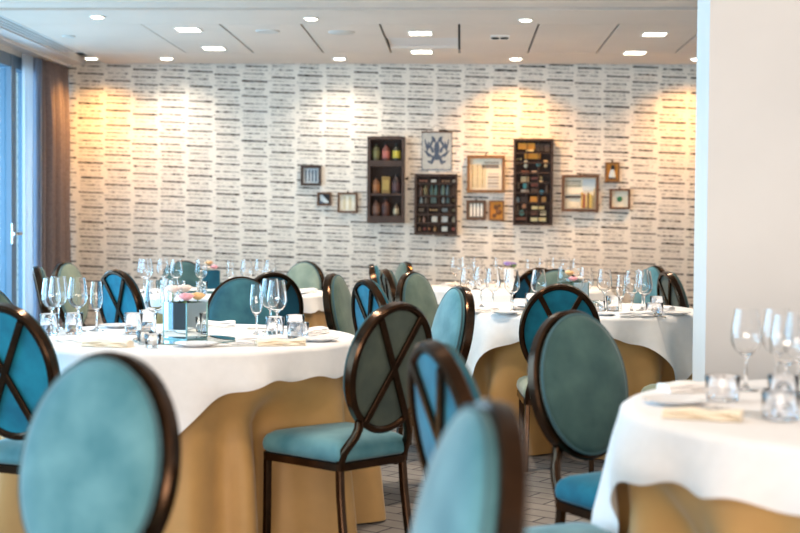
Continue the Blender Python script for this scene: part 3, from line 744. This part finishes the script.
def centrepiece(x, y, rz, tname, flowers, s=0.062, h=0.150, mirror_plate=True):
    z = ZT + 0.0008
    if mirror_plate:
        t = thing('mirror_plate', 'round mirror plate under the vase on the ' + tname, 'mirror', (x, y, z))
        bm = bmesh.new(); lathe(bm, [(0, 0), (0.205, 0), (0.208, 0.002), (0.205, 0.005), (0.203, 0.0051), (0, 0.0051)], 64); obj('mirror_glass', bm, M['mirror'], t, 30)
        bm = bmesh.new(); lathe(bm, [(0.2075, 0.0005), (0.2105, 0.0005), (0.2105, 0.0055), (0.2075, 0.0055), (0.2075, 0.0005)], 64); obj('bevel_edge', bm, M['edge'], t, 30)
        z += 0.006
    v = thing('mirror_vase', 'square mirror glass vase holding small flowers on the ' + tname, 'vase', (x, y, z), R(rz))
    names = ['front_panel', 'side_panel', 'rear_panel', 'side_panel']
    for k in range(4):
        bm = B(-s, s, -s, -s + 0.004, 0.006, h); o = obj(names[k], bm, M['mirror'], v); o.rotation_euler = (0, 0, k * PI / 2)
    obj('vase_base', B(-s, s, -s, s, 0, 0.006), M['edge'], v)
    bm = bmesh.new()
    for sx in (-1, 1):
        for sy in (-1, 1): box(bm, sx * s - 0.0022, sx * s + 0.0022, sy * s - 0.0022, sy * s + 0.0022, 0.006, h)
    obj('corner_edge', bm, M['edge'], v)
    cr, sr = math.cos(R(rz)), math.sin(R(rz))
    for k, (fx, fy, r, m, w) in enumerate(flowers):
        px, py = x + fx * cr - fy * sr, y + fx * sr + fy * cr
        f = thing('rose', w + ' in the mirror vase on the ' + tname, 'flower', (px, py, z + 0.012))
        bm = bmesh.new(); top = h + r * 0.75 + (0.030 if k > 1 else 0.0) - 0.012; rose(bm, (0, 0, top), r, k + 3); o = obj('bloom', bm, M[m], f, 60)
        md = o.modifiers.new('petal', 'SOLIDIFY'); md.thickness = 0.0012
        bm = bmesh.new(); sweep(bm, [(0, 0, 0), (fx * 0.1, 0, 0.06), (0, 0, top - r * 0.45)], octo(0.005, 0.005, 0.5), (1, 0, 0)); obj('stem', bm, M['leaf'], f, 60)
centrepiece(-1.115, 5.24, 60, NAMES['T1'], [(-0.035, -0.036, 0.032, 'pink', 'pink rose at the front'), (0.036, -0.034, 0.032, 'peach', 'peach rose'), (-0.036, 0.036, 0.032, 'cream', 'cream rose on the left'), (0.036, 0.037, 0.032, 'cream', 'cream rose at the rear')])
centrepiece(-1.755, 9.05, 20, NAMES['T3'], [(-0.028, -0.026, 0.028, 'cream', 'cream rose'), (0.028, -0.024, 0.030, 'pink', 'pink rose'), (0.0, 0.03, 0.03, 'peach', 'peach rose')])
centrepiece(0.655, 7.55, 40, NAMES['T2'], [(-0.028, -0.026, 0.028, 'pink', 'pink rose'), (0.030, -0.024, 0.028, 'cream', 'cream rose'), (0.0, 0.03, 0.03, 'peach', 'peach rose')])
# lilac flowers in a white pot on the far right table
tname = NAMES['T5']
v = thing('flower_pot', 'white square pot holding lilac flowers on the ' + tname, 'vase', (0.385, 10.0, ZT + 0.0008), R(8))
bm = B(-0.04, 0.04, -0.04, 0.04, 0, 0.155, bev=0.004); obj('pot_body', bm, M['white_box'], v)
for k, (fx, fy, r, m, w) in enumerate([(-0.022, -0.018, 0.034, 'purple', 'larger lilac bloom'), (0.024, 0.014, 0.030, 'purple', 'smaller lilac bloom'), (0.030, -0.026, 0.022, 'leaf', 'green bud')]):
    f = thing('lilac_flower', w + ' in the white pot on the ' + tname, 'flower', (0.385 + fx, 10.0 + fy, ZT + 0.155))
    bm = bmesh.new(); rose(bm, (0, 0, r * 1.2), r, k + 21); o = obj('bloom', bm, M[m], f, 60); md = o.modifiers.new('petal', 'SOLIDIFY'); md.thickness = 0.0012
    bm = bmesh.new(); sweep(bm, [(0, 0, 0), (0, 0, r * 0.9)], octo(0.005, 0.005, 0.5), (1, 0, 0)); obj('stem', bm, M['leaf'], f, 60)

# ------------------------------------------------------------------ display cases and pictures on the papered wall
def frame_ring(bm, w, h, fw, y0, y1):
    box(bm, 0, w, y0, y1, h - fw, h); box(bm, 0, w, y0, y1, 0, fw); box(bm, 0, fw, y0, y1, fw, h - fw); box(bm, w - fw, w, y0, y1, fw, h - fw)
    return bm
def wall_case(name, label, cat, x0, z0, x1, z1, depth, fw, fm, bmz, hook=True):
    """Box frame whose back touches the wall; local x to the right, z up, y towards the room is negative."""
    t = thing(name, label, cat, (x0, YW - 0.001, z0))
    w, h = x1 - x0, z1 - z0
    obj('case_frame', frame_ring(bmesh.new(), w, h, fw, -depth, 0), fm, t)
    obj('backing', B(fw, w - fw, -0.012, 0, fw, h - fw), bmz, t)
    if hook:
        bm = bmesh.new(); box(bm, w / 2 - 0.007, w / 2 + 0.007, -0.008, 0, h, h + 0.014); obj('hanging_hook', bm, M['black'], t)
    return t, w, h
def strip(t, name, x0, x1, z0, z1, d, m):
    return obj(name, B(x0, x1, -0.012 - d, -0.012, z0, z1), m, t)

# small pictures on the left
t, w, h = wall_case('shadow_box', 'small dark frame with four dark strips on pale ground, leftmost on the papered wall', 'picture frame', -1.39, 1.588, -1.212, 1.762, 0.035, 0.022, M['case_wood'], M['grey_paper'])
for k in range(4):
    strip(t, 'mounted_strip', 0.038 + k * 0.029, 0.050 + k * 0.029, 0.035, 0.135, 0.006, M['ink']); 
t, w, h = wall_case('tiny_picture', 'tiny brown framed picture with a slanting white shape, below the leftmost frame', 'picture frame', -1.247, 1.415, -1.122, 1.531, 0.03, 0.014, M['mid_wood'], M['black'], False)
bm = bmesh.new(); loops(bm, [[(0.022, y, 0.095), (0.045, y, 0.095), (0.103, y, 0.030), (0.09, y, 0.022), (0.03, y, 0.03)] for y in (-0.012, -0.016)]); obj('white_shape', bm, M['grey_paper'], t)
strip(t, 'blue_corner', 0.02, 0.05, 0.02, 0.04, 0.006, M['ink'])
t, w, h = wall_case('shadow_box', 'small brown frame with cream vertical slats, just left of the three shelf case', 'picture frame', -1.068, 1.353, -0.893, 1.530, 0.035, 0.018, M['mid_wood'], M['paper'])
for k in range(5):
    strip(t, 'mounted_strip', 0.028 + k * 0.025, 0.042 + k * 0.025, 0.03, 0.145, 0.007, swatch(214, 200, 164) if k % 2 else swatch(240, 234, 220))
# tall case with three shelves of bottles
t, w, h = wall_case('bottle_case', 'tall dark wooden wall case with three shelves of small bottles', 'display case', -0.806, 1.267, -0.483, 2.012, 0.105, 0.026, M['case_wood'], M['case_back'], False)
sz = [0.026, 0.256, 0.506]
for z in sz[1:]:
    obj('shelf', B(0.026, w - 0.026, -0.10, -0.012, z - 0.018, z), M['case_wood'], t)
obj('lower_rail', B(0.026, w - 0.026, -0.102, -0.094, 0.026, 0.062), M['case_wood'], t)
obj('upper_rail', B(0.026, w - 0.026, -0.102, -0.094, 0.506, 0.54), M['case_wood'], t)
bm = bmesh.new(); lathe(bm, [(0, 0), (0.006, 0), (0.006, 0.012), (0.016, 0.018), (0.014, 0.028), (0, 0.03)], 16); o = obj('side_knob', bm, M['bronze'], t, 50); o.location = (w, -0.045, 0.385); o.rotation_euler = (0, PI / 2, 0)
def bottle(x, z, r, hh, glass, labelcol, words, boxy=False):
    b = thing('bottle', words, 'bottle', (x, YW - 0.0535, z + 0.0008), 0, 'bottles in the three shelf case')
    bm = bmesh.new()
    if boxy:
        box(bm, -r, r, -0.025, 0.025, 0, hh, bev=0.003); obj('carton', bm, glass, b)
        obj('front_label', B(-r * 0.75, r * 0.75, -0.0265, -0.0245, hh * 0.2, hh * 0.8), labelcol, b)
        return
    lathe(bm, [(0, 0), (r * 0.92, 0), (r, 0.006), (r, hh * 0.62), (r * 0.85, hh * 0.72), (r * 0.38, hh * 0.82), (r * 0.36, hh * 0.93), (0, hh * 0.93)], 20); obj('bottle_body', bm, glass, b, 50)
    bm = bmesh.new(); lathe(bm, [(0, hh * 0.925), (r * 0.45, hh * 0.925), (r * 0.45, hh), (0, hh)], 16); obj('stopper', bm, M['black'], b, 40)
    bm = bmesh.new(); lathe(bm, [(r + 0.0012, hh * 0.14), (r + 0.0016, hh * 0.15), (r + 0.0016, hh * 0.54), (r + 0.0012, hh * 0.55), (r + 0.0004, hh * 0.34), (r + 0.0012, hh * 0.14)], 20); obj('bottle_label', bm, labelcol, b, 50)
bx = [-0.806 + v for v in (0.075, 0.160, 0.250)]
for i, (r, hh, g, l, wd) in enumerate([(0.033, 0.15, (64, 62, 36), (92, 92, 52), 'green brown bottle with'), (0.033, 0.15, (96, 50, 42), (150, 84, 74), 'red and pink bottle with'), (0.034, 0.15, (36, 38, 30), (170, 156, 50), 'dark bottle with bright yellow label')]):
    bottle(bx[i], 1.267 + 0.506 + 0.034, r, hh, swatch(*g), swatch(*l), (wd if 'label' in wd else wd + ' muted label') + ' on the top shelf of the case')
bottle(bx[0], 1.267 + 0.256, 0.036, 0.14, swatch(96, 58, 30), swatch(130, 84, 44), 'amber bottle on the middle shelf of the case')
bottle(bx[1], 1.267 + 0.256, 0.036, 0.145, swatch(120, 96, 44), swatch(150, 128, 66), 'yellow carton on the middle shelf of the case', True)
bottle(bx[2], 1.267 + 0.256, 0.038, 0.165, swatch(40, 26, 26), swatch(70, 44, 44), 'nearly black bottle on the middle shelf of the case')
bottle(bx[0], 1.267 + 0.062, 0.036, 0.15, swatch(72, 44, 32), swatch(100, 72, 58), 'brown bottle at the left of the bottom shelf of the case')
bottle(bx[1], 1.267 + 0.062, 0.037, 0.155, swatch(72, 36, 24), swatch(60, 34, 28), 'red brown bottle in the middle of the bottom shelf of the case')
bottle(bx[2], 1.267 + 0.062, 0.026, 0.115, swatch(96, 78, 60), swatch(160, 146, 118), 'little bottle with cream label on the bottom shelf of the case')

# hung paper sheet with a mirrored blue grey crest
t = thing('wall_poster', 'pale hanging sheet with a mirrored blue grey crest, above the square compartment case', 'poster', (-0.34, YW - 0.001, 1.730))
obj('sheet', B(0, 0.262, -0.006, 0, 0, 0.330), swatch(172, 174, 170), t)
obj('sheet_edge', frame_ring(bmesh.new(), 0.262, 0.330, 0.006, -0.0075, -0.006), M['ink'], t)
bm = bmesh.new(); sweep(bm, [(0.03, -0.003, 0.33), (0.13, -0.003, 0.395), (0.235, -0.003, 0.33)], octo(0.003, 0.003, 0.5), (0, 1, 0)); obj('hanging_string', bm, M['black'], t)
obj('top_rod', B(-0.004, 0.266, -0.012, -0.006, 0.322, 0.334), M['mid_wood'], t)
bm = bmesh.new()
def blob(cx, cz, a, b, ang, y=-0.0075):
    n = 18; c_, s_ = math.cos(R(ang)), math.sin(R(ang))
    loops(bm, [[(cx + a * math.cos(2 * PI * i / n) * c_ - b * math.sin(2 * PI * i / n) * s_, yy, cz + a * math.cos(2 * PI * i / n) * s_ + b * math.sin(2 * PI * i / n) * c_) for i in range(n)] for yy in (-0.006, y)])
for s in (-1, 1):
    X = lambda v: 0.131 + s * v
    for (dx, cz, a, b, an) in ((0.028, 0.265, 0.030, 0.015, 60), (0.050, 0.225, 0.044, 0.011, 115), (0.078, 0.200, 0.050, 0.009, 100), (0.095, 0.225, 0.045, 0.007, 80), (0.060, 0.130, 0.055, 0.010, 35), (0.085, 0.140, 0.04, 0.007, 55), (0.035, 0.085, 0.040, 0.013, 110), (0.060, 0.070, 0.022, 0.010, 20), (0.04, 0.175, 0.03, 0.013, 70)):
        blob(X(dx), cz, a, b, an if s > 0 else 180 - an)
blob(0.131, 0.185, 0.024, 0.062, 0, -0.0082); blob(0.131, 0.115, 0.03, 0.03, 0, -0.0080)
obj('crest', bm, M['ink'], t)

# compartment cases
def compartment_case(name, label, x0, z0, x1, z1, cols, rows, items, wood=M['case_wood']):
    t, w, h = wall_case(name, label, 'display case', x0, z0, x1, z1, 0.07, 0.018, wood, M['case_back'], False)
    for c in cols: obj('divider', B(c - 0.003, c + 0.003, -0.06, -0.012, 0.018, h - 0.018), wood, t)
    for r in rows: obj('shelf', B(0.018, w - 0.018, -0.062, -0.012, r - 0.005, r + 0.005), wood, t)
    for kind, ix, iz, iw, ih, c in items:
        if kind == 'jar':
            bm = bmesh.new(); r = iw / 2
            lathe(bm, [(0, 0), (r, 0), (r, ih * 0.66), (r * 0.6, ih * 0.78), (r * 0.6, ih), (0, ih)], 14); o = obj('specimen_jar', bm, swatch(*c), t, 50); o.location = (ix, -0.012 - max(r, 0.012) - 0.004, iz)
        elif kind == 'disc':
            bm = bmesh.new(); lathe(bm, [(0, 0), (iw / 2, 0), (iw / 2 * 0.9, 0.014), (0, 0.018)], 14); o = obj('specimen_disc', bm, swatch(*c), t, 50); o.location = (ix, -0.013, iz + ih / 2); o.rotation_euler = (PI / 2, 0, 0)
        else:
            obj('specimen_card', B(ix - iw / 2, ix + iw / 2, -0.036, -0.0125, iz, iz + ih, bev=0.002), swatch(*c), t)
    return t
it = []
def row_of(z, hh, spec):
    for x, wd, c, kind in spec: it.append((kind, x, z, wd, hh, c))
brown, teal_g, grey_g, cream_c, olive_c, red_c = (92, 60, 42), (66, 92, 88), (120, 128, 128), (214, 206, 190), (104, 92, 60), (150, 72, 56)
row_of(0.455, 0.022, [(0.05, 0.02, (190, 120, 90), 'disc'), (0.075, 0.02, (190, 120, 90), 'disc'), (0.10, 0.02, (190, 120, 90), 'disc'), (0.165, 0.045, cream_c, 'card'), (0.245, 0.02, (200, 150, 110), 'disc'), (0.27, 0.02, (200, 150, 110), 'disc'), (0.295, 0.02, (200, 150, 110), 'disc'), (0.34, 0.028, cream_c, 'disc')])
row_of(0.345, 0.085, [(0.055, 0.036, (70, 52, 44), 'jar'), (0.098, 0.034, olive_c, 'jar'), (0.150, 0.032, teal_g, 'jar'), (0.188, 0.032, teal_g, 'jar'), (0.245, 0.036, (80, 104, 100), 'jar'), (0.287, 0.034, (70, 88, 92), 'jar'), (0.338, 0.03, (96, 72, 56), 'jar')])
row_of(0.275, 0.05, [(0.06, 0.03, grey_g, 'jar'), (0.1, 0.03, (94, 80, 66), 'jar'), (0.165, 0.05, (78, 96, 90), 'card'), (0.25, 0.03, grey_g, 'jar'), (0.29, 0.03, (86, 100, 96), 'jar'), (0.34, 0.03, olive_c, 'disc')])
row_of(0.20, 0.03, [(0.06, 0.05, (90, 74, 60), 'card'), (0.14, 0.02, (196, 160, 110), 'disc'), (0.165, 0.02, (196, 160, 110), 'disc'), (0.19, 0.02, (196, 160, 110), 'disc'), (0.262, 0.05, grey_g, 'card'), (0.34, 0.03, (150, 140, 110), 'disc')])
row_of(0.11, 0.05, [(0.045, 0.03, (96, 70, 60), 'jar'), (0.085, 0.03, (130, 96, 80), 'jar'), (0.175, 0.05, cream_c, 'card'), (0.262, 0.055, (196, 196, 190), 'card'), (0.34, 0.03, (170, 160, 140), 'jar')])
row_of(0.03, 0.042, [(0.045, 0.03, (110, 84, 64), 'jar'), (0.09, 0.026, red_c, 'disc'), (0.13, 0.022, (190, 130, 90), 'disc'), (0.18, 0.03, (150, 110, 70), 'jar'), (0.262, 0.05, (206, 206, 196), 'card'), (0.338, 0.028, (206, 120, 110), 'disc')])
compartment_case('specimen_case', 'dark square wall case of small jars and cards, below the crest sheet', -0.399, 1.169, -0.028, 1.694, [0.12, 0.215, 0.315], [0.100, 0.175, 0.255, 0.335, 0.445], it)
it = []
def cd(px0, py0, px1, py1, c, kind='card'):     # grid units of the case front
    x0, x1 = 0.018 + (px0 - 75) / 190 * 0.302, 0.018 + (px1 - 75) / 190 * 0.302
    z1, z0 = 0.726 - (py0 - 50) / 435 * 0.708, 0.726 - (py1 - 50) / 435 * 0.708
    it.append((kind, (x0 + x1) / 2, z0, (x1 - x0), (z1 - z0), c))
for q in [(87, 60, 178, 92, (214, 150, 50)), (184, 62, 225, 100, (66, 54, 46)), (232, 66, 258, 104, (84, 70, 60)), (130, 95, 172, 104, (226, 206, 150)), (123, 116, 210, 144, (220, 150, 44)), (82, 140, 90, 150, (230, 200, 140), 'disc'), (98, 140, 108, 150, (230, 200, 140), 'disc'), (82, 160, 92, 172, (220, 190, 130), 'disc'), (98, 160, 108, 172, (220, 190, 130), 'disc'),
          (120, 152, 144, 170, (226, 214, 180), 'disc'), (120, 172, 144, 190, (226, 214, 180), 'disc'), (186, 156, 212, 190, (70, 140, 140), 'disc'), (228, 150, 248, 166, (190, 160, 110)), (228, 172, 248, 188, (220, 190, 140), 'disc'), (108, 206, 148, 226, (120, 70, 50)), (162, 206, 190, 222, (190, 160, 130)), (105, 238, 148, 266, (190, 170, 130)), (160, 240, 194, 254, (110, 60, 50)), (206, 236, 222, 252, (210, 190, 140), 'disc'),
          (206, 256, 222, 266, (220, 200, 160)), (84, 270, 98, 300, (110, 90, 70), 'jar'), (116, 272, 142, 300, (70, 150, 150)), (160, 270, 196, 290, (120, 60, 44)), (106, 306, 148, 326, (190, 170, 150)), (204, 306, 230, 332, (80, 150, 170), 'disc'), (236, 280, 252, 320, (96, 70, 50), 'jar'), (160, 300, 194, 326, (90, 64, 48)), (80, 345, 98, 372, (110, 130, 140), 'jar'), (155, 343, 194, 374, (214, 140, 50)), (216, 345, 240, 372, (180, 130, 70)), (106, 345, 145, 370, (70, 50, 40)),
          (110, 385, 136, 404, (190, 130, 90), 'disc'), (164, 394, 232, 411, (226, 200, 140)), (95, 414, 126, 446, (80, 130, 120), 'disc'), (160, 420, 196, 440, (120, 70, 50)), (210, 420, 242, 443, (220, 206, 170)), (158, 454, 242, 474, (230, 206, 150)), (80, 452, 140, 470, (110, 66, 44)), (80, 385, 96, 440, (96, 74, 60), 'jar')]:
    cd(*q)
compartment_case('specimen_case', 'tall narrow wall case of coloured cards and specimens, right of the honey framed picture', 0.454, 1.256, 0.792, 2.000, [0.115, 0.215], [0.025 + k * 0.0855 for k in range(1, 8)], it)
# pictures between and right of the cases
t, w, h = wall_case('shadow_box', 'honey brown square frame with paper slats and dark bars, upper one between the cases', 'picture frame', 0.053, 1.534, 0.380, 1.857, 0.04, 0.026, M['gold_wood'], M['paper'])
for k in range(6): strip(t, 'mounted_strip', 0.045 + k * 0.021, 0.056 + k * 0.021, 0.045, 0.245, 0.006, swatch(206, 190, 150) if k % 2 else swatch(176, 156, 110))
strip(t, 'dark_bar', 0.13, 0.275, 0.215, 0.245, 0.006, swatch(120, 110, 104)); strip(t, 'dark_bar', 0.15, 0.275, 0.255, 0.268, 0.006, swatch(150, 136, 120))
for k in range(5): strip(t, 'mounted_strip', 0.180, 0.275, 0.05 + k * 0.027, 0.062 + k * 0.027, 0.006, swatch(150, 130, 110) if k % 2 else swatch(190, 180, 170))
t, w, h = wall_case('shadow_box', 'small brown frame with white upright slats on dark, below the honey framed picture', 'picture frame', 0.051, 1.300, 0.221, 1.470, 0.035, 0.018, M['mid_wood'], swatch(104, 96, 84))
for k in range(4): strip(t, 'mounted_strip', 0.032 + k * 0.030, 0.050 + k * 0.030, 0.03, 0.140, 0.007, swatch(236, 232, 222))
t, w, h = wall_case('amber_picture', 'glowing amber little picture beside the white slat frame', 'picture frame', 0.246, 1.295, 0.377, 1.469, 0.03, 0.014, M['gold_wood'], M['amber'], False)
for cx, cz, r in ((0.062, 0.115, 0.022), (0.085, 0.075, 0.026), (0.05, 0.045, 0.02), (0.09, 0.13, 0.014)):
    bm = bmesh.new(); lathe(bm, [(0, 0), (r, 0), (r * 0.8, 0.007), (0, 0.009)], 16); o = obj('brown_spot', bm, swatch(110, 66, 28), t, 50); o.location = (cx, -0.012, cz); o.rotation_euler = (PI / 2, 0, 0)
t, w, h = wall_case('shadow_box', 'walnut box frame with small books and strips, right of the tall narrow case', 'picture frame', 0.871, 1.378, 1.187, 1.692, 0.045, 0.022, M['mid_wood'], M['paper'])
for z, d in ((0.255, (150, 140, 120)), (0.235, (190, 180, 160)), (0.215, (170, 160, 130))): strip(t, 'mounted_strip', 0.03, 0.165, z, z + 0.012, 0.006, swatch(*d))
strip(t, 'glass_sheet', 0.18, 0.29, 0.18, 0.28, 0.004, M['grey_paper']); strip(t, 'dark_bar', 0.03, 0.165, 0.115, 0.138, 0.01, swatch(84, 78, 72)); strip(t, 'pale_bar', 0.03, 0.165, 0.15, 0.165, 0.006, swatch(226, 216, 196))
for k, c in enumerate([(190, 150, 80), (150, 70, 50), (206, 180, 120), (130, 96, 60), (214, 186, 90), (170, 150, 110)]): strip(t, 'upright_spine', 0.168 + k * 0.0175, 0.183 + k * 0.0175, 0.028, 0.165 - (k % 3) * 0.012, 0.014, swatch(*c))
strip(t, 'pale_bar', 0.03, 0.150, 0.03, 0.075, 0.006, swatch(214, 204, 180))
strip(t, 'upright_slat', 0.275, 0.286, 0.03, 0.2, 0.008, swatch(190, 170, 130))
t, w, h = wall_case('amber_picture', 'small amber picture with a dark and white bottle shape, uppermost on the right', 'picture frame', 1.241, 1.634, 1.364, 1.805, 0.03, 0.016, M['gold_wood'], M['amber'], True)
bm = bmesh.new(); lathe(bm, [(0, 0), (0.026, 0), (0.028, 0.03), (0.016, 0.07), (0.011, 0.085), (0, 0.085)], 16); o = obj('white_figure', bm, M['grey_paper'], t, 60); o.location = (0.062, -0.016, 0.03); o.scale = (1, 0.35, 1)
bm = bmesh.new(); lathe(bm, [(0, 0), (0.018, 0.0), (0.016, 0.02), (0.007, 0.036), (0, 0.036)], 16); o = obj('dark_cap', bm, M['black'], t, 60); o.location = (0.066, -0.018, 0.108); o.scale = (1, 0.4, 1)
bm = bmesh.new(); lathe(bm, [(0, 0), (0.034, 0.0), (0.034, 0.012), (0, 0.012)], 16); o = obj('dark_foot', bm, M['black'], t, 60); o.location = (0.062, -0.018, 0.026); o.scale = (1, 0.4, 1)
t, w, h = wall_case('shadow_box', 'small brown frame with a single green stone on cream, lowest on the right', 'picture frame', 1.282, 1.400, 1.457, 1.576, 0.035, 0.018, M['mid_wood'], M['paper'])
bm = bmesh.new(); lathe(bm, [(0, 0), (0.024, 0), (0.02, 0.012), (0, 0.016)], 18); o = obj('green_stone', bm, swatch(44, 110, 80), t, 50); o.location = (0.087, -0.012, 0.088); o.rotation_euler = (PI / 2, 0, 0)
